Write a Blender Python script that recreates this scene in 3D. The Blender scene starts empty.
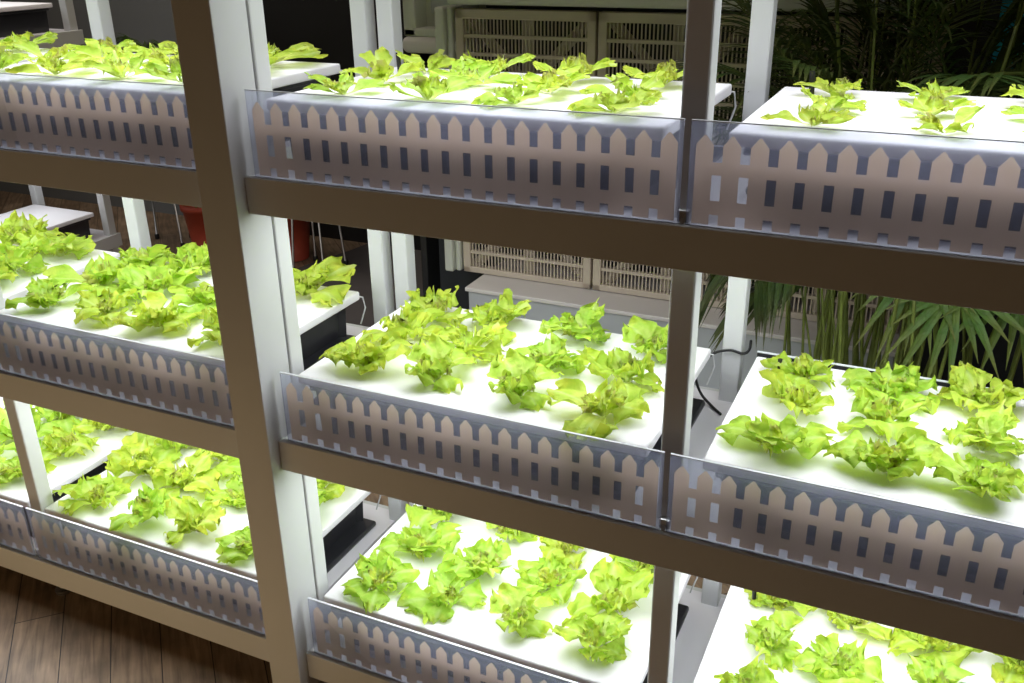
import bpy, bmesh, math, random
from mathutils import Vector, Matrix, noise

S = 0.04            # one picket pitch in metres
ZF = 35.5           # floor depth under the top picket tips, in pitches
R = random.Random(7)
SC = bpy.context.scene
COL = SC.collection


def U(x, y, z):
    return Vector((x * S, y * S, (z + ZF) * S))


# ------------------------------------------------------------------ materials
def mat(name):
    m = bpy.data.materials.new(name)
    m.use_nodes = True
    nt = m.node_tree
    return m, nt, nt.nodes, nt.links, nt.nodes['Principled BSDF']


def plain(name, col, rough=0.5, metal=0.0, spec=0.5, bump=0.0, scale=60, var=0.0):
    m, nt, N, L, b = mat(name)
    b.inputs['Base Color'].default_value = (*col, 1)
    b.inputs['Roughness'].default_value = rough
    b.inputs['Metallic'].default_value = metal
    b.inputs['Specular IOR Level'].default_value = spec
    if bump or var:
        tc = N.new('ShaderNodeTexCoord')
        nz = N.new('ShaderNodeTexNoise')
        nz.inputs['Scale'].default_value = scale
        nz.inputs['Detail'].default_value = 4
        L.new(tc.outputs['Object'], nz.inputs['Vector'])
        if bump:
            bp = N.new('ShaderNodeBump')
            bp.inputs['Strength'].default_value = bump
            bp.inputs['Distance'].default_value = 0.002
            L.new(nz.outputs['Fac'], bp.inputs['Height'])
            L.new(bp.outputs['Normal'], b.inputs['Normal'])
        if var:
            mx = N.new('ShaderNodeMix')
            mx.data_type = 'RGBA'
            mx.inputs['A'].default_value = (*[c * (1 - var) for c in col], 1)
            mx.inputs['B'].default_value = (*[min(1, c * (1 + var)) for c in col], 1)
            L.new(nz.outputs['Fac'], mx.inputs['Factor'])
            L.new(mx.outputs['Result'], b.inputs['Base Color'])
    return m


M_frame = plain('painted_metal', (0.68, 0.69, 0.69), 0.45, spec=0.35, var=0.03, scale=8)
M_deck = plain('shelf_laminate', (0.86, 0.84, 0.88), 0.4, spec=0.4)
M_foam = plain('foam_board', (0.93, 0.895, 0.95), 0.7, spec=0.2, bump=0.15, scale=300)
_b = M_foam.node_tree.nodes['Principled BSDF']
_b.inputs['Subsurface Weight'].default_value = 0.7
_b.inputs['Subsurface Radius'].default_value = (1.0, 1.0, 1.0)
_b.inputs['Subsurface Scale'].default_value = 0.012
M_tub = plain('black_plastic', (0.022, 0.022, 0.026), 0.32, spec=0.7, bump=0.1, scale=200)
M_black = plain('black_rubber', (0.01, 0.01, 0.01), 0.5)
M_steel = plain('steel', (0.55, 0.55, 0.55), 0.3, metal=1.0)
M_grille = plain('grille_plastic', (0.56, 0.48, 0.38), 0.55, var=0.08, scale=20)
M_trim = plain('grey_green_paint', (0.60, 0.62, 0.54), 0.5)
M_plinth = plain('grey_paint', (0.46, 0.475, 0.49), 0.6, var=0.05, scale=6)
M_ledge = plain('ledge_paint', (0.70, 0.66, 0.63), 0.6, var=0.05, scale=6)
M_darkwall = plain('dark_wall_paint', (0.035, 0.038, 0.04), 0.8)
M_wall = plain('grey_wall_paint', (0.20, 0.21, 0.215), 0.8)
M_terra = plain('red_pot', (0.40, 0.06, 0.03), 0.5, spec=0.4)
M_soil = plain('soil', (0.03, 0.02, 0.015), 0.9)
M_stem = plain('palm_stem', (0.17, 0.16, 0.045), 0.5, var=0.3, scale=25)
M_blue = plain('turquoise_print', (0.015, 0.36, 0.50), 0.6, var=0.4, scale=10)


def acrylic():
    m, nt, N, L, b = mat('frosted_acrylic')
    out = N['Material Output']
    N.remove(b)
    rf = N.new('ShaderNodeBsdfRefraction')
    rf.inputs['IOR'].default_value = 1.25
    rf.inputs['Roughness'].default_value = 0.27
    rf.inputs['Color'].default_value = (0.945, 0.96, 1.0, 1)
    tl = N.new('ShaderNodeBsdfTranslucent')
    tl.inputs['Color'].default_value = (0.68, 0.72, 0.98, 1)
    df = N.new('ShaderNodeBsdfDiffuse')
    df.inputs['Color'].default_value = (0.62, 0.66, 0.85, 1)
    gl = N.new('ShaderNodeBsdfGlossy')
    gl.inputs['Roughness'].default_value = 0.18
    tp_ = N.new('ShaderNodeBsdfTransparent')
    tp_.inputs['Color'].default_value = (0.95, 0.965, 1.0, 1)
    rf.inputs['Roughness'].default_value = 0.22
    cl = N.new('ShaderNodeMixShader'); cl.inputs[0].default_value = 0.22
    L.new(tp_.outputs[0], cl.inputs[1]); L.new(rf.outputs[0], cl.inputs[2])
    a = N.new('ShaderNodeMixShader'); a.inputs[0].default_value = 0.17
    L.new(cl.outputs[0], a.inputs[1]); L.new(tl.outputs[0], a.inputs[2])
    c = N.new('ShaderNodeMixShader'); c.inputs[0].default_value = 0.035
    L.new(a.outputs[0], c.inputs[1]); L.new(df.outputs[0], c.inputs[2])
    fr = N.new('ShaderNodeFresnel'); fr.inputs['IOR'].default_value = 1.12
    d = N.new('ShaderNodeMixShader')
    L.new(fr.outputs[0], d.inputs[0]); L.new(c.outputs[0], d.inputs[1]); L.new(gl.outputs[0], d.inputs[2])
    L.new(d.outputs[0], out.inputs['Surface'])
    return m


def sticker():
    m, nt, N, L, b = mat('taupe_film')
    out = N['Material Output']
    b.inputs['Base Color'].default_value = (0.72, 0.56, 0.47, 1)
    b.inputs['Roughness'].default_value = 0.5
    b.inputs['Specular IOR Level'].default_value = 0.3
    tl = N.new('ShaderNodeBsdfTranslucent')
    tl.inputs['Color'].default_value = (0.88, 0.665, 0.50, 1)
    a = N.new('ShaderNodeMixShader'); a.inputs[0].default_value = 0.80
    L.new(b.outputs[0], a.inputs[1]); L.new(tl.outputs[0], a.inputs[2])
    L.new(a.outputs[0], out.inputs['Surface'])
    return m


def leafmat(name, heart=False, palm=False, dark=1.0):
    m, nt, N, L, b = mat(name)
    out = N['Material Output']
    uv = N.new('ShaderNodeUVMap'); uv.uv_map = 'leaf'
    sp = N.new('ShaderNodeSeparateXYZ'); L.new(uv.outputs[0], sp.inputs[0])
    tc = N.new('ShaderNodeTexCoord')
    nz = N.new('ShaderNodeTexNoise'); nz.inputs['Scale'].default_value = 45 if not palm else 12
    nz.inputs['Detail'].default_value = 5
    L.new(tc.outputs['Object'], nz.inputs['Vector'])
    oi = N.new('ShaderNodeObjectInfo')
    # base colour along the leaf: pale rib and base, greener blade, tips of their own colour
    rp = N.new('ShaderNodeValToRGB')
    e = rp.color_ramp.elements
    if palm:
        e[0].position = 0.0; e[0].color = (0.22, 0.30, 0.05, 1)
        e[1].position = 1.0; e[1].color = (0.22, 0.24, 0.05, 1)
        k = e.new(0.4); k.color = (0.12, 0.25, 0.05, 1)
    elif heart:
        e[0].position = 0.0; e[0].color = (0.66, 0.80, 0.20, 1)
        e[1].position = 1.0; e[1].color = (0.56, 0.58, 0.16, 1)
        k = e.new(0.55); k.color = (0.66, 0.84, 0.10, 1)
        k = e.new(0.88); k.color = (0.62, 0.74, 0.10, 1)
    else:
        e[0].position = 0.0; e[0].color = (0.82, 0.89, 0.46, 1)
        e[1].position = 1.0; e[1].color = (0.63, 0.76, 0.09, 1)
        k = e.new(0.35); k.color = (0.66, 0.79, 0.17, 1)
        k = e.new(0.75); k.color = (0.46, 0.68, 0.07, 1)
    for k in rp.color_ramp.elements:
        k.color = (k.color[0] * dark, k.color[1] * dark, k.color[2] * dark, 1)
    ad = N.new('ShaderNodeMath'); ad.operation = 'MULTIPLY_ADD'
    L.new(nz.outputs['Fac'], ad.inputs[0]); ad.inputs[1].default_value = 0.9; 
    sb = N.new('ShaderNodeMath'); sb.operation = 'SUBTRACT'; sb.inputs[1].default_value = 0.45
    L.new(sp.outputs[1], sb.inputs[0]); L.new(sb.outputs[0], ad.inputs[2])
    L.new(ad.outputs[0], rp.inputs[0])
    # hue/value drift per plant
    hs = N.new('ShaderNodeHueSaturation')
    mr = N.new('ShaderNodeMapRange'); mr.inputs[3].default_value = 0.485; mr.inputs[4].default_value = 0.512
    L.new(oi.outputs['Random'], mr.inputs[0]); L.new(mr.outputs[0], hs.inputs['Hue'])
    L.new(rp.outputs[0], hs.inputs['Color'])
    # pale midrib and veins
    ab = N.new('ShaderNodeMath'); ab.operation = 'ABSOLUTE'
    cs = N.new('ShaderNodeMath'); cs.operation = 'SUBTRACT'; cs.inputs[1].default_value = 0.5
    L.new(sp.outputs[0], cs.inputs[0]); L.new(cs.outputs[0], ab.inputs[0])
    rr = N.new('ShaderNodeMapRange'); rr.inputs[1].default_value = 0.0; rr.inputs[2].default_value = 0.09
    rr.inputs[3].default_value = 0.55; rr.inputs[4].default_value = 0.0
    L.new(ab.outputs[0], rr.inputs[0])
    mx = N.new('ShaderNodeMix'); mx.data_type = 'RGBA'
    L.new(rr.outputs[0], mx.inputs['Factor']); L.new(hs.outputs[0], mx.inputs['A'])
    mx.inputs['B'].default_value = (0.70, 0.85, 0.36, 1) if not palm else (0.10, 0.14, 0.03, 1)
    L.new(mx.outputs['Result'], b.inputs['Base Color'])
    b.inputs['Roughness'].default_value = 0.45
    b.inputs['Specular IOR Level'].default_value = 0.35
    tl = N.new('ShaderNodeBsdfTranslucent')
    L.new(mx.outputs['Result'], tl.inputs['Color'])
    ms = N.new('ShaderNodeMixShader'); ms.inputs[0].default_value = 0.5 if not palm else 0.25
    L.new(b.outputs[0], ms.inputs[1]); L.new(tl.outputs[0], ms.inputs[2])
    L.new(ms.outputs[0], out.inputs['Surface'])
    bp = N.new('ShaderNodeBump'); bp.inputs['Strength'].default_value = 0.8; bp.inputs['Distance'].default_value = 0.004
    nz2 = N.new('ShaderNodeTexNoise'); nz2.inputs['Scale'].default_value = 110; L.new(tc.outputs['Object'], nz2.inputs['Vector'])
    L.new(nz2.outputs['Fac'], bp.inputs['Height']); L.new(bp.outputs['Normal'], b.inputs['Normal'])
    return m


def woodfloor():
    m, nt, N, L, b = mat('wood_planks')
    tc = N.new('ShaderNodeTexCoord')
    mp = N.new('ShaderNodeMapping'); mp.inputs['Rotation'].default_value = (0, 0, math.radians(44.5))
    L.new(tc.outputs['Object'], mp.inputs['Vector'])
    br = N.new('ShaderNodeTexBrick')
    br.inputs['Scale'].default_value = 1.0
    br.inputs['Brick Width'].default_value = 1.2
    br.inputs['Row Height'].default_value = 0.122
    br.inputs['Mortar Size'].default_value = 0.0016
    br.inputs['Mortar Smooth'].default_value = 0.3
    br.inputs['Bias'].default_value = 0.0
    br.inputs['Color1'].default_value = (0.235, 0.155, 0.095, 1)
    br.inputs['Color2'].default_value = (0.33, 0.23, 0.15, 1)
    br.inputs['Mortar'].default_value = (0.02, 0.013, 0.01, 1)
    L.new(mp.outputs[0], br.inputs['Vector'])
    st = N.new('ShaderNodeMapping'); st.inputs['Scale'].default_value = (2.0, 22, 1)
    L.new(mp.outputs[0], st.inputs['Vector'])
    nz = N.new('ShaderNodeTexNoise'); nz.inputs['Scale'].default_value = 3; nz.inputs['Detail'].default_value = 8
    nz.inputs['Distortion'].default_value = 0.6
    L.new(st.outputs[0], nz.inputs['Vector'])
    bl = N.new('ShaderNodeTexNoise'); bl.inputs['Scale'].default_value = 9; bl.inputs['Detail'].default_value = 5
    L.new(mp.outputs[0], bl.inputs['Vector'])
    rg = N.new('ShaderNodeMapRange'); rg.inputs[1].default_value = 0.3; rg.inputs[2].default_value = 0.7
    rg.inputs[3].default_value = 0.55; rg.inputs[4].default_value = 1.3
    L.new(nz.outputs['Fac'], rg.inputs[0])
    rb = N.new('ShaderNodeMapRange'); rb.inputs[1].default_value = 0.35; rb.inputs[2].default_value = 0.65
    rb.inputs[3].default_value = 0.75; rb.inputs[4].default_value = 1.2
    L.new(bl.outputs['Fac'], rb.inputs[0])
    mu = N.new('ShaderNodeMath'); mu.operation = 'MULTIPLY'
    L.new(rg.outputs[0], mu.inputs[0]); L.new(rb.outputs[0], mu.inputs[1])
    vm = N.new('ShaderNodeVectorMath'); vm.operation = 'SCALE'
    L.new(br.outputs['Color'], vm.inputs[0]); L.new(mu.outputs[0], vm.inputs['Scale'])
    L.new(vm.outputs[0], b.inputs['Base Color'])
    b.inputs['Roughness'].default_value = 0.42
    return m


M_acr = acrylic()
M_edge = plain('polished_acrylic_edge', (0.80, 0.83, 0.86), 0.2, spec=0.6)
M_film = sticker()
M_leaf = leafmat('lettuce_leaf')
M_heart = leafmat('lettuce_heart', heart=True)
M_palm = leafmat('palm_leaf', palm=True)
M_frond_shaded = leafmat('shaded_palm_leaf', palm=True, dark=0.30)  # palm leaf colour scaled down; the shade on unlit fronds sits in it
M_stem2 = plain('palm_cane', (0.17, 0.21, 0.04), 0.5, var=0.6, scale=25)
M_wood = woodfloor()
M_mat = plain('grey_concrete', (0.105, 0.092, 0.088), 0.7, var=0.25, scale=5)


# ------------------------------------------------------------------ mesh helpers
def link(name, me, parent=None):
    o = bpy.data.objects.new(name, me)
    COL.objects.link(o)
    if parent is not None:
        o.parent = parent
    return o


def obj(name, bm, m, parent=None, smooth=False, origin=None):
    me = bpy.data.meshes.new(name)
    if origin is not None:
        bmesh.ops.translate(bm, verts=bm.verts, vec=-origin)
    bm.normal_update()
    bm.to_mesh(me); bm.free()
    me.materials.append(m)
    if smooth:
        for p in me.polygons:
            p.use_smooth = True
    o = link(name, me, parent)
    if origin is not None:
        o.location = origin
    return o


def thing(name, label, cat, loc, group=None, kind=None):
    o = bpy.data.objects.new(name, None)
    COL.objects.link(o)
    o.location = loc
    o.empty_display_size = 0.05
    tag(o, label, cat, group, kind)
    return o


def tag(o, label, cat, group=None, kind=None):
    o['label'] = label; o['category'] = cat
    if group: o['group'] = group
    if kind: o['kind'] = kind
    return o


def structure(o):
    o['kind'] = 'structure'
    return o


def box(bm, a, b, bev=0.0, seg=2):
    """box between two unit-space corners, relative to nothing (world metres)"""
    p, q = U(*a), U(*b)
    return boxm(bm, p, q, bev, seg)


def boxm(bm, p, q, bev=0.0, seg=2):
    c = (p + q) / 2
    d = q - p
    r = bmesh.ops.create_cube(bm, size=1, matrix=Matrix.Translation(c) @ Matrix.Diagonal((abs(d.x), abs(d.y), abs(d.z), 1)))
    if bev:
        vs = set(r['verts'])
        es = [e for e in bm.edges if e.verts[0] in vs and e.verts[1] in vs]
        bmesh.ops.bevel(bm, geom=es, offset=bev, segments=seg, affect='EDGES', profile=0.5)


def tube(bm, pts, r, seg=8, taper=None):
    """round tube through metre-space points"""
    rings = []
    n = len(pts)
    for i, p in enumerate(pts):
        t = (pts[min(i + 1, n - 1)] - pts[max(i - 1, 0)]).normalized()
        a = t.orthogonal().normalized() if abs(t.z) > 0.95 else t.cross(Vector((0, 0, 1))).normalized()
        b = t.cross(a)
        rr = r if taper is None else r * (1 + (taper - 1) * i / (n - 1))
        rings.append([bm.verts.new(p + (a * math.cos(2 * math.pi * k / seg) + b * math.sin(2 * math.pi * k / seg)) * rr) for k in range(seg)])
    for i in range(n - 1):
        for k in range(seg):
            bm.faces.new((rings[i][k], rings[i][(k + 1) % seg], rings[i + 1][(k + 1) % seg], rings[i + 1][k]))
    bm.faces.new(rings[0]); bm.faces.new(rings[-1])


def lathe(bm, prof, c, seg=32):
    rings = []
    for r, z in prof:
        rings.append([bm.verts.new(c + Vector((r * math.cos(2 * math.pi * k / seg), r * math.sin(2 * math.pi * k / seg), z))) for k in range(seg)])
    for i in range(len(rings) - 1):
        for k in range(seg):
            bm.faces.new((rings[i][k], rings[i][(k + 1) % seg], rings[i + 1][(k + 1) % seg], rings[i + 1][k]))
    bm.faces.new(rings[0]); bm.faces.new(rings[-1])


def copy_tree(root):
    c = root.copy(); COL.objects.link(c)
    for ch in root.children:
        d = ch.copy(); COL.objects.link(d); d.parent = c
        for g in ch.children:
            e = g.copy(); COL.objects.link(e); e.parent = d
    return c


def B():
    return bmesh.new()


# ------------------------------------------------------------------ levels and bays (pitch units)
T = {'top': 0.0, 'middle': -14.0, 'bottom': -28.2}          # height of the picket tips
BAYS = {                                                    # panel span, raft span
    'right': ((19.90, 39.95), (21.05, 39.85)),
    'main':  ((-0.45, 19.63), (-0.20, 18.60)),
    'left':  ((-23.05, -3.12), (-22.70, -3.95)),
    'far':   ((-43.40, -23.35), (-43.10, -24.30)),
}
WHERE = {
    'right': 'right of the slim post',
    'main': 'between wide and slim posts',
    'left': 'left of the wide post',
    'far': 'beyond the leftmost slim post',
}

# ------------------------------------------------------------------ setting
bm = B(); box(bm, (-150, -60, -36.5), (95, 88, -35.5)); fl = obj('floor', bm, M_wood); structure(fl)
bm = B()
zb = -35.5
lo, hi = zb - 0.2, zb + 0.12
poly = [(-49.8, 64.9), (-47.5, 74), (-46.9, 77.8), (90, 77.8), (90, 22), (-36, 22), (-44, 45)]
for z in (lo, hi):
    bm.faces.new([bm.verts.new(U(x, y, z)) for x, y in poly])
bm.verts.ensure_lookup_table()
n = len(poly)
for i in range(n):
    j = (i + 1) % n
    bm.faces.new((bm.verts[i], bm.verts[j], bm.verts[n + j], bm.verts[n + i]))
bmesh.ops.recalc_face_normals(bm, faces=bm.faces)
structure(obj('concrete_floor', bm, M_mat))
bm = B(); box(bm, (-150, 79, -35.5), (95, 82, 60)); structure(obj('wall_back', bm, M_wall))
bm = B(); box(bm, (-154, -60, -35.5), (-150, 100, 60)); structure(obj('wall_left', bm, M_wall))
bm = B(); box(bm, (-18.5, 47, -35.5), (95, 49, 60)); structure(obj('wall_vents', bm, M_darkwall))
bm = B(); box(bm, (-72, 78, -35.5), (-18.5, 78.9, 60)); structure(obj('wall_shade_sheet', bm, M_black))  # black sheet before the back wall; shade of the unlit cavity as colour

# grey plinth with its ledge, and the pale beam over the vents
bm = B()
box(bm, (-8.8, 36.6, -35.4), (27.4, 46.9, -23.0), 0.004)
pl = obj('vent_plinth', bm, M_plinth); tag(pl, 'long grey plinth under the beige vent grilles behind the racks', 'plinth')
bm = B(); box(bm, (-9.0, 36.3, -23.0), (27.6, 46.9, -22.62), 0.003); obj('ledge', bm, M_ledge, pl)
bm = B(); box(bm, (-11.2, 38.9, 1.25), (27.4, 46.9, 3.4), 0.01); box(bm, (-11.2, 39.3, 3.6), (27.4, 46.9, 8), 0.01)
structure(obj('trim_1', bm, M_trim))
bm = B(); box(bm, (-12.6, 39.2, -22.5), (-11.7, 42, 1.0), 0.008); box(bm, (-11.7, 39.7, -22.5), (-11.15, 42, 1.0), 0.008)
structure(obj('trim_2', bm, M_trim))
# dark boxy housing behind the vents
# vent grilles
GL = ['leftmost beige vent grille with slats and an X brace, above the ledge',
      'beige vent grille with slats, second from left above the ledge',
      'beige vent grille half hidden behind the slim posts and dark palm fronds']


def make_grille():
    w, h = 12.65, 23.4
    g = thing('vent_grille', GL[0], 'vent grille', U(0, 40, -22.55), 'vent grilles on the wall behind the racks')
    o0 = Vector((0, 0, 0))

    def bx(bm, a, b, bev=0.0):
        boxm(bm, Vector(a) * S, Vector(b) * S, bev)
    bm = B()
    bx(bm, (0, 0, 0), (w, 0.9, 0.55), 0.003); bx(bm, (0, 0, h - 0.8), (w, 0.9, h), 0.003)
    bx(bm, (0, 0, 0), (0.75, 0.9, h), 0.003); bx(bm, (w - 0.75, 0, 0), (w, 0.9, h), 0.003)
    obj('frame', bm, M_grille, g)
    bm = B()
    n = 34
    for i in range(n):
        x = 0.75 + (w - 1.5) * (i + 0.5) / n
        bx(bm, (x - 0.055, 0.2, 0.5), (x + 0.055, 0.3, h - 0.7))
    m = 15
    for k in range(1, m):
        z = 0.5 + (h - 1.2) * k / m
        bx(bm, (0.7, 0.12, z - 0.14), (w - 0.7, 0.62, z + 0.14))
    obj('slats', bm, M_grille, g)
    bm = B()
    for z0 in (0.6, 11.8):
        for sx in (1, -1):
            a = Vector((w / 2 - sx * 5.4, 0.95, z0)) * S; c = Vector((w / 2 + sx * 5.4, 0.95, z0 + 10.8)) * S
            tube(bm, [a, c], 0.018, 4)
    bx(bm, (w / 2 - 0.45, 0.9, 0.3), (w / 2 + 0.45, 1.4, h - 0.3))
    obj('brace', bm, M_grille, g)
    bm = B()
    bx(bm, (0.1, 5.0, 0.1), (w - 0.1, 5.4, h - 0.1))
    obj('backing', bm, M_black, g)
    return g


g0 = make_grille()
for i in range(3):
    g = g0 if i == 0 else copy_tree(g0)
    g['label'] = GL[i]
    g.location = U(-11.0 + 12.85 * i, 40, -22.55)

# grey housing with a recessed front left of the grilles
hs = thing('equipment_housing', 'grey framed equipment housing with recessed front and rounded bottom, left of the grilles', 'housing', U(-15, 41, -3.2))


def local(o):
    return o.location.copy()


bm = B()
box(bm, (-16.4, 40.5, -1.6), (-15.2, 44, 8), 0.006)
box(bm, (-16.4, 40.5, -1.6), (-10.0, 44, -0.9), 0.006)
box(bm, (-15.2, 42.6, -1.0), (-10.0, 44, 8), 0.0)
bmesh.ops.translate(bm, verts=bm.verts, vec=-local(hs)); obj('frame', bm, M_trim, hs)
bm = B(); box(bm, (-16.6, 40.1, -3.0), (-10.0, 44.2, -1.6), 0.024, 5)
bmesh.ops.translate(bm, verts=bm.verts, vec=-local(hs)); obj('bottom_rail', bm, M_ledge, hs)
bm = B(); box(bm, (-14.6, 42.3, 0.2), (-10, 42.7, 8), 0.004)
bmesh.ops.translate(bm, verts=bm.verts, vec=-local(hs)); obj('inner_panel', bm, M_plinth, hs)
bm = B(); box(bm, (-16.2, 41, -35.4), (-15.5, 43.5, -3.0), 0.004); box(bm, (-11.0, 43.2, -35.4), (-10.3, 44, -3.0), 0.004)
bmesh.ops.translate(bm, verts=bm.verts, vec=-local(hs)); obj('support_leg', bm, M_black, hs)

# turquoise print on the wall behind the palms
bm = B(); box(bm, (30.5, 46.2, -3), (40, 46.9, 10), 0.004)
tag(obj('wall_print', bm, M_blue), 'turquoise print on the dark wall behind the palms at right', 'print')

# ------------------------------------------------------------------ racks
ZT = 13.5


def rack(name, label, posts, spans, x0, x1, feet=True):
    """front posts, back posts, rails and shelf boards of one rack"""
    r = thing(name, label, 'rack', U((x0 + x1) / 2, 7, -35.5), 'white metal plant racks')
    org = local(r)

    def add(nm, bm, m):
        bmesh.ops.translate(bm, verts=bm.verts, vec=-org)
        return obj(nm, bm, m, r)
    for (x, y) in posts:
        bm = B(); box(bm, (x - 0.52, y, -34.6), (x + 0.52, y + 1.05, ZT), 0.0035)
        p = add('post', bm, M_frame)
        bm = B()
        lathe(bm, [(0.020, 0), (0.022, 0.006), (0.022, 0.012), (0.008, 0.016), (0.008, 0.06)], U(x, y + 0.5, -35.5), 20)
        bmesh.ops.translate(bm, verts=bm.verts, vec=-org)
        obj('foot', bm, M_steel, p)
    for t in T.values():
        bm = B(); box(bm, (x0, -0.30, t - 5.18), (x1, 0.12, t - 3.42), 0.0015); add('rail', bm, M_frame)
        bm = B(); box(bm, (x0 + 0.1, 14.46, t - 5.18), (x1 - 0.1, 14.86, t - 3.5), 0.0015); add('rail', bm, M_frame)
        bm = B(); box(bm, (x0 + 0.05, 0.125, t - 4.3), (x1 - 0.05, 14.45, t - 3.45), 0.001); add('shelf_board', bm, M_deck)
    return r


rack('plant_rack', 'white three-shelf plant rack right of the wide post',
     [(-1.33, 1.36), (19.75, 0.8), (40.0, 0.8), (-1.33, 13.4), (19.55, 13.4), (40.0, 13.4)], None, -0.88, 40.6)
rack('plant_rack', 'white three-shelf plant rack left of the wide post',
     [(-3.08, 1.36), (-23.25, 0.8), (-43.5, 0.8), (-3.08, 13.4), (-23.55, 13.4), (-43.5, 13.4)], None, -44.1, -3.07)

pc = thing('wide_post', 'wide square post standing in front where the two racks meet', 'post', U(-1.97, 0.1, -35.5))
bm = B(); boxm(bm, Vector((-1.075, -1.15, 0.06)) * S, Vector((1.075, 1.2, ZF + ZT)) * S, 0.002)
obj('post_body', bm, M_frame, pc)
bm = B(); boxm(bm, Vector((-1.2, -1.27, 0)) * S, Vector((1.2, 1.3, 0.5)) * S, 0.003)
obj('base_plate', bm, M_frame, pc)
bm = B()
for z in (3.9, 18.0):
    lathe(bm, [(0.003, 0), (0.003, 0.0015)], Vector((0.98 * S, -1.15 * S, z * S)), 10)
bm.free()

# ------------------------------------------------------------------ acrylic guards with picket fence film
PH = 3.92   # guard height


def make_guard(w):
    g = thing('acrylic_guard', '', 'guard panel', (0, 0, 0), 'acrylic picket guards along the shelf fronts')
    bm = B()
    boxm(bm, Vector((0, -0.06, 0)) * S, Vector((w, 0.05, PH)) * S, 0.0006, 1)
    obj('acrylic_sheet', bm, M_acr, g)
    # fence film on the front face
    bm = B()
    y0 = 0.056
    tip = 3.42
    x_first = (w - 19) / 2 if w > 19.9 else 0.46
    n = 20

    def prism(pts):
        a = [bm.verts.new(Vector((x, y0, z)) * S) for x, z in pts]
        bm.faces.new(a)
    hw = 0.325
    for i in range(n):
        x = x_first + i
        prism([(x - hw, 0.07), (x + hw, 0.07), (x + hw, tip - 0.36), (x + 0.04, tip), (x - 0.04, tip), (x - hw, tip - 0.36)])
        if i < n - 1:
            for za, zb_ in ((tip - 1.46, tip - 0.98), (tip - 2.96, tip - 2.42)):
                prism([(x + hw, za), (x + 1 - hw, za), (x + 1 - hw, zb_), (x + hw, zb_)])
    bmesh.ops.recalc_face_normals(bm, faces=bm.faces)
    obj('picket_fence_film', bm, M_film, g)
    bm = B()
    boxm(bm, Vector((0.0, -0.064, PH)) * S, Vector((w, 0.054, PH + 0.035)) * S)
    obj('top_edge', bm, M_edge, g)
    return g


proto = {}
for bay, ((a, b), _) in BAYS.items():
    for lv, t in T.items():
        if (bay, lv) == ('right', 'bottom'):
            continue                                    # outside the picture
        w = round(b - a, 3)
        if w not in proto:
            g = proto[w] = make_guard(w)
        else:
            g = copy_tree(proto[w])
        g['label'] = f"frosted acrylic guard with taupe picket fence, {lv} shelf, {WHERE[bay]}"
        g.location = U(a, 0.0, t - 3.42)
# clips at the guard joints
c0 = None
for lv, t in T.items():
    for xs, wh in ((19.765, 'behind the slim post joint'), (-23.2, 'at the left slim post')):
        if (xs > 0) == (lv == 'bottom'):
            continue                                    # outside the picture
        if c0 is None:
            bm = B()
            boxm(bm, Vector((-0.25, 0.1, 0)) * S, Vector((0.25, 0.45, 0.5)) * S, 0.003)
            tube(bm, [Vector((0, -0.02, 0.1)) * S, Vector((0, 0.3, 0.1)) * S], 0.004, 10)
            o = c0 = obj('panel_clip', bm, M_steel)
        else:
            o = c0.copy(); COL.objects.link(o)
        o.location = U(xs, 0.0, t - 3.42)
        wh = 'by the slim right post' if xs > 0 else 'by the slim left post'
        tag(o, f"small metal clip at the guard joint, {lv} shelf, {wh}", 'clip', 'clips at the guard joints')


# ------------------------------------------------------------------ tubs, rafts
def make_tub(w, d=11.6):
    """origin at the tub's front-left base corner of the raft footprint"""
    t = thing('grow_tub', '', 'tub', (0, 0, 0), 'black grow tubs under the rafts')
    bm = B()
    x0, x1, y0, y1, h = 0.75, w - 0.75, 0.35, d - 0.5, 2.86
    ins = 0.1
    lo = [(x0 + ins, y0 + ins), (x1 - ins, y0 + ins), (x1 - ins, y1 - ins), (x0 + ins, y1 - ins)]
    hi = [(x0, y0), (x1, y0), (x1, y1), (x0, y1)]
    vl = [bm.verts.new(Vector((x, y, 0)) * S) for x, y in lo]
    vh = [bm.verts.new(Vector((x, y, h)) * S) for x, y in hi]
    bm.faces.new(vl[::-1]); bm.faces.new(vh)
    sides = [bm.faces.new((vl[i], vl[(i + 1) % 4], vh[(i + 1) % 4], vh[i])) for i in range(4)]
    bmesh.ops.recalc_face_normals(bm, faces=bm.faces)
    ends = [sides[1], sides[3]]
    for f in ends:                                   # grip recess at both short ends
        r = bmesh.ops.inset_region(bm, faces=[f], thickness=0.5 * S, depth=0)
        bmesh.ops.translate(bm, verts=f.verts, vec=-f.normal * 0.4 * S)
    bmesh.ops.bevel(bm, geom=[e for e in bm.edges], offset=0.0018, segments=1, affect='EDGES')
    obj('body', bm, M_tub, t)
    bm = B()
    boxm(bm, Vector((x0 - 0.2, y0 - 0.2, h - 0.3)) * S, Vector((x1 + 0.2, y1 + 0.2, h + 0.02)) * S, 0.003)
    obj('rim', bm, M_tub, t)
    bm = B()
    bm.free()
    for xa, xb in ((0.02, 1.5), (w - 1.5, w - 0.02)):
        bm = B()
        boxm(bm, Vector((xa, 4.0, 0)) * S, Vector((xb, d - 0.2, 0.42)) * S, 0.007, 4)
        obj('base_flange', bm, M_tub, t)
    bm = B()
    pts = [Vector((w - 0.3, d - 0.1, 3.1)) * S, Vector((w + 0.1, d + 0.15, 3.0)) * S, Vector((w + 0.2, d + 0.2, 2.3)) * S, Vector((w - 0.1, d, 1.2)) * S]
    tube(bm, pts, 0.0022, 6)
    obj('air_line', bm, M_frame, t)
    return t


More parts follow.
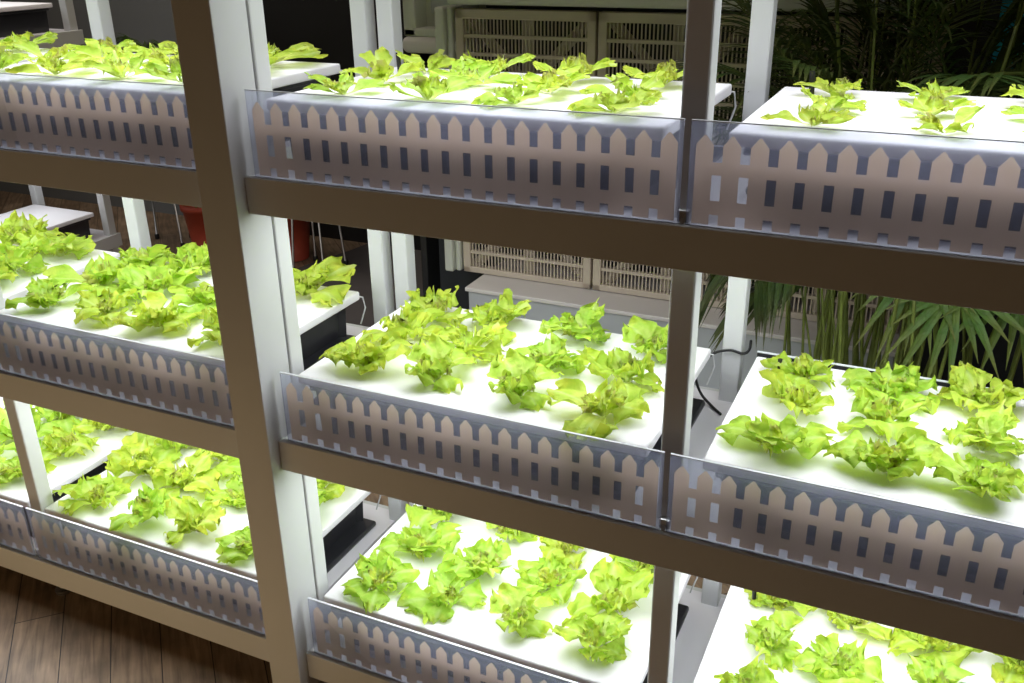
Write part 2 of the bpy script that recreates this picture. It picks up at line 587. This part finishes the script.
def make_raft(w, d=11.6):
    r = thing('foam_raft', '', 'raft', (0, 0, 0), 'white foam rafts on the tubs')
    bm = B()
    boxm(bm, Vector((0, 0, 0)) * S, Vector((w, d, 0.55)) * S, 0.004, 3)
    obj('board', bm, M_foam, r)
    bm = B()
    tube(bm, [Vector((1.6, 9.3, 0.3)) * S, Vector((1.52, 9.3, 1.6)) * S], 0.0048, 12)
    obj('level_tube', bm, M_black, r)
    return r


Y0 = 1.0
rp, tp = {}, {}
RAFTS = []
for bay, (_, (a, b)) in BAYS.items():
    for lv, t in T.items():
        w = round(b - a, 3)
        tb = copy_tree(tp[w]) if w in tp else tp.setdefault(w, make_tub(w))
        tb.location = U(a, Y0, t - 3.45)
        tb['label'] = f"black grow tub under the {lv} shelf raft, {WHERE[bay]}"
        rf = copy_tree(rp[w]) if w in rp else rp.setdefault(w, make_raft(w))
        rf.location = U(a, Y0, t - 0.57)
        rf['label'] = f"white foam lettuce raft on {lv} shelf, {WHERE[bay]}"
        RAFTS.append((bay, lv, a, t))

# clear back guard behind the raft on the middle shelf at right
bm = B(); box(bm, (21.0, 12.95, -17.4), (40, 13.07, -13.98))
bg = obj('back_guard', bm, M_tub, None)
tag(bg, 'black back guard strip behind the middle raft right of slim post', 'guard panel')
bm = B(); box(bm, (21.0, 12.93, -13.98), (40, 13.09, -13.93)); obj('top_edge', bm, M_edge, bg)


# ------------------------------------------------------------------ lettuce
def leaf(bm, uvl, rnd, az, length, width, elev, droop, ruf, freq, nt=15, ns=19, base=0.12, cup=0.25):
    """one frilly leaf in pitch units around the origin"""
    ca, sa = math.cos(az), math.sin(az)
    ph = [rnd.uniform(0, 6.28) for _ in range(8)]
    twist = rnd.uniform(-0.5, 0.5)
    bend = rnd.uniform(-0.35, 0.35)
    grid, spine = [], []
    x, z, e = base, 0.12, elev
    for i in range(nt):
        spine.append((x, z, e))
        st = length / (nt - 1)
        x += math.cos(e) * st; z += math.sin(e) * st
        z = max(z, 0.12)
        u = i / (nt - 1)
        e -= droop / (nt - 1) * (0.3 + 1.4 * u)
    for i in range(nt):
        t = i / (nt - 1)
        sx, sz, se = spine[i]
        wv = width * (0.11 + 0.89 * min(1, t / 0.62) ** 2.0) * (1.0 if t < 0.75 else math.sqrt(max(0.10, 1 - ((t - 0.75) / 0.29) ** 2)))
        row = []
        for j in range(ns):
            s = -1 + 2 * j / (ns - 1)
            edge = max(abs(s) ** 1.8, t ** 4)
            rr = ruf * edge * (0.15 + 0.85 * t)
            q = t + 0.8 * abs(s)
            sg = 1.7 if s > 0 else 0.0
            d = (math.sin(freq * 1.5 * t + ph[0] + sg) * abs(s) + math.sin(freq * 1.1 * s + ph[1]) * t) * 0.8 \
                + math.sin(freq * 2.3 * q + ph[5] + sg) * 0.45 + math.sin(freq * 2.1 * s + ph[6]) * 0.35 * t
            lob = 1 + edge * (0.20 * math.sin(freq * 1.2 * t + ph[2] + sg) + 0.12 * math.sin(freq * 2.7 * t + ph[3] + sg) + rnd.uniform(-0.11, 0.11))
            tipl = 0.0
            if t > 0.7:
                tipl = (t - 0.7) / 0.3 * length * (0.07 * math.sin(freq * 1.3 * s + ph[4]) + 0.05 * math.sin(freq * 2.6 * s + ph[7]) + rnd.uniform(-0.05, 0.05))
            yy = s * wv * lob + bend * t * t * length * 0.5
            upv = rr * d + cup * wv * s * s - twist * s * wv * t
            fx = rr * 0.55 * math.sin(freq * 1.7 * s + ph[3]) + tipl - 0.10 * length * s * s * t
            nx, nz = -math.sin(se), math.cos(se)
            px = sx + nx * upv + fx * math.cos(se)
            pz = max(sz + nz * upv + fx * math.sin(se), 0.06)
            row.append(bm.verts.new(Vector((px * ca - yy * sa, px * sa + yy * ca, pz)) * S))
        grid.append(row)
    for i in range(nt - 1):
        for j in range(ns - 1):
            f = bm.faces.new((grid[i][j], grid[i][j + 1], grid[i + 1][j + 1], grid[i + 1][j]))
            f.smooth = True
            for lp, (ii, jj) in zip(f.loops, ((i, j), (i, j + 1), (i + 1, j + 1), (i + 1, j))):
                lp[uvl].uv = (jj / (ns - 1), ii / (nt - 1))


def lettuce_meshes(seed, flat=False):
    rnd = random.Random(seed)
    bm = B(); uvl = bm.loops.layers.uv.new('leaf')
    a0 = rnd.uniform(0, 6.28)
    if flat:
        n = rnd.choice((4, 5))
        for k in range(n):
            L = rnd.uniform(1.5, 2.4)
            leaf(bm, uvl, rnd, a0 + k * 6.283 / n + rnd.uniform(-0.4, 0.4), L, L * rnd.uniform(0.26, 0.36),
                 rnd.uniform(0.2, 0.75), rnd.uniform(-0.3, 0.9), rnd.uniform(0.12, 0.22), rnd.uniform(4, 6), cup=rnd.uniform(0.1, 0.5))
    else:
        n = rnd.choice((4, 5, 5))
        for k in range(n):
            L = rnd.uniform(1.7, 2.75)
            leaf(bm, uvl, rnd, a0 + k * 6.283 / n + rnd.uniform(-0.4, 0.4), L, min(1.15, L * rnd.uniform(0.36, 0.50)),
                 rnd.uniform(0.45, 1.1), rnd.uniform(0.7, 2.3), rnd.uniform(0.20, 0.34), rnd.uniform(5, 7), cup=rnd.uniform(-0.35, 0.2))
        for k in range(4):
            L = rnd.uniform(1.1, 2.0)
            leaf(bm, uvl, rnd, a0 + 0.5 + k * 1.57 + rnd.uniform(-0.5, 0.5), L, L * rnd.uniform(0.36, 0.48),
                 rnd.uniform(0.8, 1.35), rnd.uniform(0.6, 1.5), rnd.uniform(0.24, 0.38), rnd.uniform(6, 8), cup=rnd.uniform(-0.2, 0.3))
    me1 = bpy.data.meshes.new('outer_leaves'); bm.to_mesh(me1); bm.free(); me1.materials.append(M_leaf)
    bm = B(); uvl = bm.loops.layers.uv.new('leaf')
    for k in range(4 if flat else 8):
        L = rnd.uniform(0.7, 1.3)
        leaf(bm, uvl, rnd, rnd.uniform(0, 6.28), L, L * rnd.uniform(0.30, 0.46),
             rnd.uniform(0.7, 1.4), rnd.uniform(0.4, 1.2), rnd.uniform(0.18, 0.30), rnd.uniform(7, 9), nt=10, ns=13, base=0.05)
    me2 = bpy.data.meshes.new('heart_leaves'); bm.to_mesh(me2); bm.free(); me2.materials.append(M_heart)
    return me1, me2


VAR = [lettuce_meshes(100 + i) for i in range(14)]
VARF = [lettuce_meshes(300 + i, True) for i in range(6)]
ORD = ['first', 'second', 'third', 'fourth']
ROW = ['front', 'centre', 'back']
HIDDEN = {                  # plants the photo shows nothing of
    ('right', 'top', 3, 0), ('right', 'top', 3, 1), ('right', 'top', 3, 2), ('right', 'middle', 3, 0),
    ('right', 'middle', 3, 1), ('right', 'middle', 3, 2), ('right', 'bottom', 1, 0), ('right', 'bottom', 2, 0),
    ('right', 'bottom', 3, 0), ('right', 'bottom', 3, 1), ('left', 'top', 2, 2), ('left', 'middle', 2, 2),
    ('left', 'middle', 3, 1), ('far', 'top', 0, 0), ('far', 'top', 0, 1), ('far', 'top', 0, 2),
    ('far', 'top', 1, 0), ('far', 'top', 1, 1), ('far', 'top', 1, 2), 
    ('far', 'top', 3, 0), ('far', 'middle', 0, 0),
    ('far', 'middle', 0, 1), ('far', 'middle', 0, 2), ('far', 'middle', 1, 0), ('far', 'middle', 1, 1),
    ('far', 'middle', 1, 2), ('far', 'bottom', 0, 0),
    ('far', 'bottom', 0, 1), ('far', 'bottom', 0, 2), ('far', 'bottom', 1, 0), ('far', 'bottom', 1, 1),
    ('far', 'bottom', 1, 2), 
}
for bay, lv, a, t in RAFTS:
    for c in range(4):
        for r in range(3):
            x = a + 2.85 + (4.1 if bay == 'right' else 4.35) * c + R.uniform(-0.35, 0.35)
            y = Y0 + 1.95 + 3.75 * r + R.uniform(-0.3, 0.3)
            flat = lv == 'top'
            me1, me2 = R.choice(VARF if flat else VAR)
            sc = R.uniform(0.82, 1.08) * {'right': 0.96, 'main': 1.14, 'left': 1.26, 'far': 1.26}[bay] * (0.92 if flat else 1.0)
            hz = R.uniform(0.85, 1.1) * (0.85 if flat else 1.0)
            rz = R.uniform(0, 6.28)
            vis_key = (bay, lv, c, r)
            if r == 0:
                sc = min(sc, 1.04 if bay in ('left', 'far') else 0.97)
                y += 0.15
            if vis_key in HIDDEN:
                continue
            o = bpy.data.objects.new('lettuce', None); COL.objects.link(o)
            o.empty_display_size = 0.03
            o.location = U(x, y, t - 0.02)
            o.rotation_euler = (0, 0, rz); o.scale = (sc, sc, sc * hz)
            adj = 'small loose' if flat else 'frilly'
            tag(o, f"{adj} lettuce, {ROW[r]} row, {ORD[3 - c] + ' from right' if bay == 'far' else ORD[c] + ' from left'}, {lv} raft {WHERE[bay]}", 'lettuce', f"lettuces on the {lv} shelf rafts")
            link('outer_leaves', me1, o)
            link('heart_leaves', me2, o)

# ------------------------------------------------------------------ cable by the back post
bm = B()
P = [U(18.2, 12.6, -15.0), U(18.7, 13.0, -14.45), U(19.5, 13.15, -14.2), U(20.2, 13.2, -14.3), U(20.45, 13.6, -14.2), U(20.4, 14.2, -13.9)]
Q = [U(18.2, 12.6, -15.0), U(17.9, 12.5, -15.8), U(18.2, 12.6, -16.8), U(18.9, 12.3, -17.3), U(19.6, 11.6, -17.36)]


def smooth_pts(P, n=6):
    out = []
    for i in range(len(P) - 1):
        p0, p1, p2, p3 = P[max(i - 1, 0)], P[i], P[i + 1], P[min(i + 2, len(P) - 1)]
        for k in range(n):
            u = k / n
            out.append(0.5 * ((2 * p1) + (p2 - p0) * u + (2 * p0 - 5 * p1 + 4 * p2 - p3) * u * u + (3 * p1 - p0 - 3 * p2 + p3) * u ** 3))
    out.append(P[-1])
    return out


tube(bm, smooth_pts(Q[::-1] + P[1:]), 0.0031, 8)
tag(obj('power_cable', bm, M_black, None, True), 'black cable looping by the white back post on the middle shelf', 'cable')

# ------------------------------------------------------------------ palms
def frond(bm, uvl, rnd, base, az, length, elev, droop, nl, ll, lw):
    """rachis with leaflets, metre space"""
    ca, sa = math.cos(az), math.sin(az)
    pts, tans = [], []
    x, z, e = 0.0, 0.0, elev
    n = 24
    for i in range(n):
        pts.append(base + Vector((x * ca, x * sa, z)))
        tans.append(Vector((math.cos(e) * ca, math.cos(e) * sa, math.sin(e))))
        st = length / (n - 1)
        x += math.cos(e) * st; z += math.sin(e) * st
        e -= droop / (n - 1)
    tube_uv(bm, uvl, pts, 0.005, 5, 0.3)
    side = Vector((-sa, ca, 0))
    for k in range(nl):
        f = 0.28 + 0.72 * k / (nl - 1)
        i = min(n - 1, int(f * (n - 1)))
        for sg in (1, -1):
            L = ll * (0.55 + 0.6 * math.sin(math.pi * min(1, (f - 0.2) / 0.85))) * rnd.uniform(0.85, 1.1)
            dr = (side * sg * 0.75 + tans[i] * 0.75 + Vector((0, 0, rnd.uniform(-0.05, 0.2)))).normalized()
            blade(bm, uvl, pts[i], dr, L, lw * rnd.uniform(0.8, 1.15), rnd.uniform(0.5, 1.1))


def tube_uv(bm, uvl, pts, r, seg, taper):
    tube(bm, pts, r, seg, taper)


def blade(bm, uvl, p, d, L, w, sag, face=None):
    n = 5
    a = d.cross(Vector((0, 0, 1)) if face is None else face)
    if a.length < 0.05: a = Vector((1, 0, 0))
    a.normalize()
    rows = []
    for i in range(n):
        t = i / (n - 1)
        c = p + d * L * t + Vector((0, 0, -1)) * sag * L * 0.5 * t * t
        ww = w * (0.5 + 1.0 * t if t < 0.5 else (1 - t) * 2 + 0.02)
        nrm = a.cross(d)
        rows.append((bm.verts.new(c - a * ww), bm.verts.new(c - nrm * ww * 0.35), bm.verts.new(c + a * ww)))
    for i in range(n - 1):
        for j in range(2):
            f = bm.faces.new((rows[i][j], rows[i][j + 1], rows[i + 1][j + 1], rows[i + 1][j]))
            f.smooth = True
            for lp, (ii, jj) in zip(f.loops, ((i, j), (i, j + 1), (i + 1, j + 1), (i + 1, j))):
                lp[uvl].uv = (jj / 2, ii / (n - 1))


def palm(label, x, y, seed, stems, height, pot_r=4.0, pot_h=7.0, M_pot=None, spread=1.0, flen=(0.7, 1.1), nf=2, extra=(), fans=(), group='palms behind the racks'):
    rnd = random.Random(seed)
    p = thing('potted_palm', label, 'palm', U(x, y, -35.4), group)
    bm = B()
    r, h = pot_r * S, pot_h * S
    lathe(bm, [(r * 0.72, 0), (r * 0.95, h * 0.88), (r * 1.03, h * 0.88), (r * 1.03, h), (r * 0.92, h), (r * 0.9, h * 0.9)], Vector((0, 0, 0)), 36)
    obj('pot', bm, M_pot or M_terra, p, True)
    bm = B(); uvl = bm.loops.layers.uv.new('leaf'); bs = B()
    bf = B(); uvf = bf.loops.layers.uv.new('leaf')
    for k in range(stems):
        a = rnd.uniform(0, 6.28); q = r * 0.8 * math.sqrt(rnd.random())
        b0 = Vector((q * math.cos(a), q * math.sin(a), h * 0.9))
        lean = rnd.uniform(0.0, 0.2)
        hh = height * rnd.uniform(0.55, 1.0)
        b1 = b0 + Vector((math.cos(a) * lean * hh, math.sin(a) * lean * hh, hh))
        mid = (b0 + b1) / 2 + Vector((rnd.uniform(-.05, .05), rnd.uniform(-.05, .05), 0))
        tube(bs, smooth_pts([b0, mid, b1], 4), rnd.uniform(0.0045, 0.008), 7, 0.5)
        for j in range(nf):
            frond(bm, uvl, rnd, b0.lerp(b1, 1 - 0.08 * j), a + rnd.uniform(-1.3, 1.3), rnd.uniform(*flen), rnd.uniform(1.1, 1.5), rnd.uniform(0.6, 1.3) * spread, 18, 0.20, 0.0065)
    for (fx, fy, fz, faz, fl, fe, fd) in extra:
        frond(bm, uvl, rnd, U(fx, fy, fz) - p.location, faz, fl, fe, fd, 18, 0.17, 0.0075)
    for (fx, fy, fz, faz, fl) in fans:
        c = U(fx, fy, fz) - p.location
        tube(bs, smooth_pts([Vector((0, 0, h * 0.9)), Vector((c.x * 0.3, c.y * 0.3, c.z * 0.8)), c], 5), 0.005, 6, 0.6)
        for q in range(11):
            aa = faz + (q - 5) * 0.30 + rnd.uniform(-0.06, 0.06)
            dr = Vector((math.sin(aa), -0.45 - 0.2 * rnd.random(), -math.cos(aa) + 0.25)).normalized()
            blade(bf, uvf, c, dr, fl * rnd.uniform(0.75, 1.1), 0.0105, rnd.uniform(0.4, 1.0), Vector((0.3, -1, 0.5)))
    obj('stem_cluster', bs, M_stem2, p, True)
    obj('fronds', bm, M_frond_shaded, p)
    if fans:
        obj('fan_leaves', bf, M_palm, p)
    else:
        bf.free()
    return p


M_dpot = plain('dark_pot', (0.02, 0.02, 0.02), 0.5)
palm('bushy areca palm with many greenish stems behind the right raft', 25.8, 25.5, 5, 24, 1.02, 3.4, 7, M_dpot, flen=(0.35, 0.6), nf=1,
     extra=[(25.0, 24.5, -10.5, 3.3, 0.42, 0.35, 1.5), (25.0, 25.5, -8, 3.0, 0.5, 0.5, 1.4), (26, 24, -9.5, 3.9, 0.4, 0.5, 1.6), (24.3, 23.0, -12.2, 3.25, 0.27, -0.1, 0.6)])
palm('fan-leaved palm with drooping striped blades at the far right behind the raft', 32.5, 28.0, 12, 9, 1.05, 3.4, 7, M_dpot, flen=(0.36, 0.55), nf=1,
     fans=[(30.4, 23.2, -12.6, 0.1, 0.20), (33.6, 24.5, -12.2, 0.3, 0.20), (28.3, 24.0, -11.4, -0.3, 0.2)])
palm('sparse dark palm rising closest to the beige vent wall', 21.8, 31.5, 23, 6, 1.15, 3.0, 7, M_dpot, flen=(0.35, 0.5), nf=1)
palm('tall dark palm with upright stems between the vents and the bushy palm', 27.0, 30.0, 41, 18, 1.5, 3.2, 7, M_dpot, flen=(0.3, 0.5), nf=2, spread=0.6)
palm('red-potted dark palm standing behind the wide post on grey floor', -53.4, 68.2, 31, 9, 0.7, 3.2, 7.2, M_terra, flen=(0.12, 0.18))
palm('red-potted palm half hidden by the wide post, left of the other', -66.3, 66.5, 37, 9, 0.85, 3.6, 7.2, M_terra, flen=(0.14, 0.2))


# ------------------------------------------------------------------ metal stools behind
def stool(label, x, y, rz):
    s = thing('metal_stool', label, 'stool', U(x, y, -35.4), 'metal stools behind the racks')
    s.rotation_euler = (0, 0, rz)
    for k in range(4):
        a = k * math.pi / 2 + 0.785
        bm = B()
        tube(bm, [Vector((3.6 * math.cos(a), 3.6 * math.sin(a), 0)) * S, Vector((2.4 * math.cos(a), 2.4 * math.sin(a), 15.2)) * S], 0.0062, 8)
        l = obj('leg', bm, M_steel, s, True)
        bm = B()
        lathe(bm, [(0.013, 0), (0.014, 0.02), (0.012, 0.03)], Vector((3.6 * math.cos(a), 3.6 * math.sin(a), 0)) * S, 10)
        obj('rubber_foot', bm, M_black, l)
    bm = B()
    lathe(bm, [(3.0 * S, 15.1 * S), (3.3 * S, 15.3 * S), (3.3 * S, 15.9 * S), (3.0 * S, 16.1 * S)], Vector((0, 0, 0)), 32)
    obj('seat', bm, M_black, s, True)
    return s


stool('metal-legged stool in front of the red pot behind the wide post', -46.8, 65.5, 0.0)
stool('metal-legged stool left of the red pots in the left gap', -74.5, 66.5, 0.5)

# ------------------------------------------------------------------ rack standing crosswise at the far left
r = thing('plant_rack', 'white plant rack with bare rafts standing crosswise far behind at left', 'rack', U(-82, 47, -35.5), 'white metal plant racks')
org = local(r)


def addr(nm, bm, m):
    bmesh.ops.translate(bm, verts=bm.verts, vec=-org)
    return obj(nm, bm, m, r)


for (x, y) in ((-89.4, 36), (-89.4, 57.5), (-76.2, 36), (-76.2, 57.5)):
    bm = B(); box(bm, (x - 0.6, y - 0.6, -35.5), (x + 0.6, y + 0.6, ZT), 0.003); addr('post', bm, M_frame)
for t in (-0.9, T['middle'], T['bottom']):
    bm = B(); box(bm, (-75.7, 35, t - 5.2), (-75.3, 58.5, t - 3.4), 0.0015); addr('rail', bm, M_frame)
    bm = B(); box(bm, (-90, 35, t - 4.3), (-75.75, 58.5, t - 3.45), 0.001); addr('shelf_board', bm, M_deck)
for lv in ('top', 'bottom'):
    t = T[lv]
    w = 18.75
    key = 18.8 if 18.8 in tp else list(tp)[0]
    tb = copy_tree(tp[key]); rf = copy_tree(rp[key])
    for o in (tb, rf):
        o.rotation_euler = (0, 0, math.pi / 2)
    dz = -0.9 if lv == 'top' else 0.0
    tb.location = U(-77.0, 37.3, t - 3.45 + dz); rf.location = U(-77.0, 37.3, t - 0.57 + dz)
    tb['label'] = f"black grow tub on the {lv} shelf of the far crosswise rack"
    rf['label'] = f"bare white foam raft on {lv} shelf of the far crosswise rack"

# ------------------------------------------------------------------ lights
def area(name, loc, sx, sy, power, col=(1, 1, 1), rot=(0, 0, 0), spread=None):
    l = bpy.data.lights.new(name, 'AREA'); l.shape = 'RECTANGLE'
    l.size = sx * S; l.size_y = sy * S; l.energy = power; l.color = col
    o = bpy.data.objects.new(name, l); COL.objects.link(o)
    o.location = loc; o.rotation_euler = rot
    if spread: l.spread = math.radians(spread)
    return o


GROW = 5.2
for bay, lv, a, t in RAFTS:
    area('grow_light', U(a + 9.4, 5.6, t + 9.4), 15.4, 11.6, GROW * {'top': 0.66, 'middle': 0.86, 'bottom': 0.93}[lv], (0.94, 0.98, 1.04), spread=150 if lv == 'top' else None)
for t in (0, -28.2):
    area('grow_light', U(-82.5, 47, t + 9.3), 9, 17, 2.2, (0.95, 0.985, 1.0))
# unseen warm lamp added low in the aisle to brighten the rack fronts
area('aisle_fill', U(-20, -26, -29.5), 44, 6, 3.2, (1.0, 0.73, 0.40), (math.radians(82), 0, 0))
# unseen overhead lamps added to brighten the back of the shop
area('overhead_fill', U(0, 29, 42), 60, 12, 7.0, (1.0, 0.90, 0.76))
area('overhead_fill', U(-62, 60, 46), 40, 30, 26.0, (1.0, 0.90, 0.78))

w = bpy.data.worlds.new('World'); SC.world = w
w.use_nodes = True
w.node_tree.nodes['Background'].inputs[0].default_value = (1.0, 0.58, 0.26, 1)
w.node_tree.nodes['Background'].inputs[1].default_value = 0.035

# ------------------------------------------------------------------ camera
yaw, pitch, roll = -0.4360, 0.4141, -0.0138
cp, sp_ = math.cos(pitch), math.sin(pitch)
fw = Vector((math.sin(yaw) * cp, math.cos(yaw) * cp, -sp_))
right = fw.cross(Vector((0, 0, 1))).normalized()
up = right.cross(fw)
r2 = right * math.cos(roll) + up * math.sin(roll)
u2 = -right * math.sin(roll) + up * math.cos(roll)
cam = bpy.data.cameras.new('Camera')
cam.sensor_width = 36; cam.lens = 940.05 / 1024 * 36
cam.clip_start = 0.02
co = bpy.data.objects.new('Camera', cam); COL.objects.link(co)
mw = Matrix((r2, u2, -fw)).transposed().to_4x4()
mw.translation = U(28.43, -34.08, 6.97)
co.matrix_world = mw
SC.camera = co

SC.view_settings.view_transform = 'Standard'
SC.view_settings.look = 'None'
SC.view_settings.gamma = 1
SC.view_settings.use_curve_mapping = False
SC.view_settings.exposure = 0.0
SC.cycles.use_denoising = True
SC.cycles.max_bounces = 10
SC.cycles.transparent_max_bounces = 12
SC.cycles.caustics_refractive = False
SC.cycles.caustics_reflective = False
SC.cycles.sample_clamp_indirect = 4.0
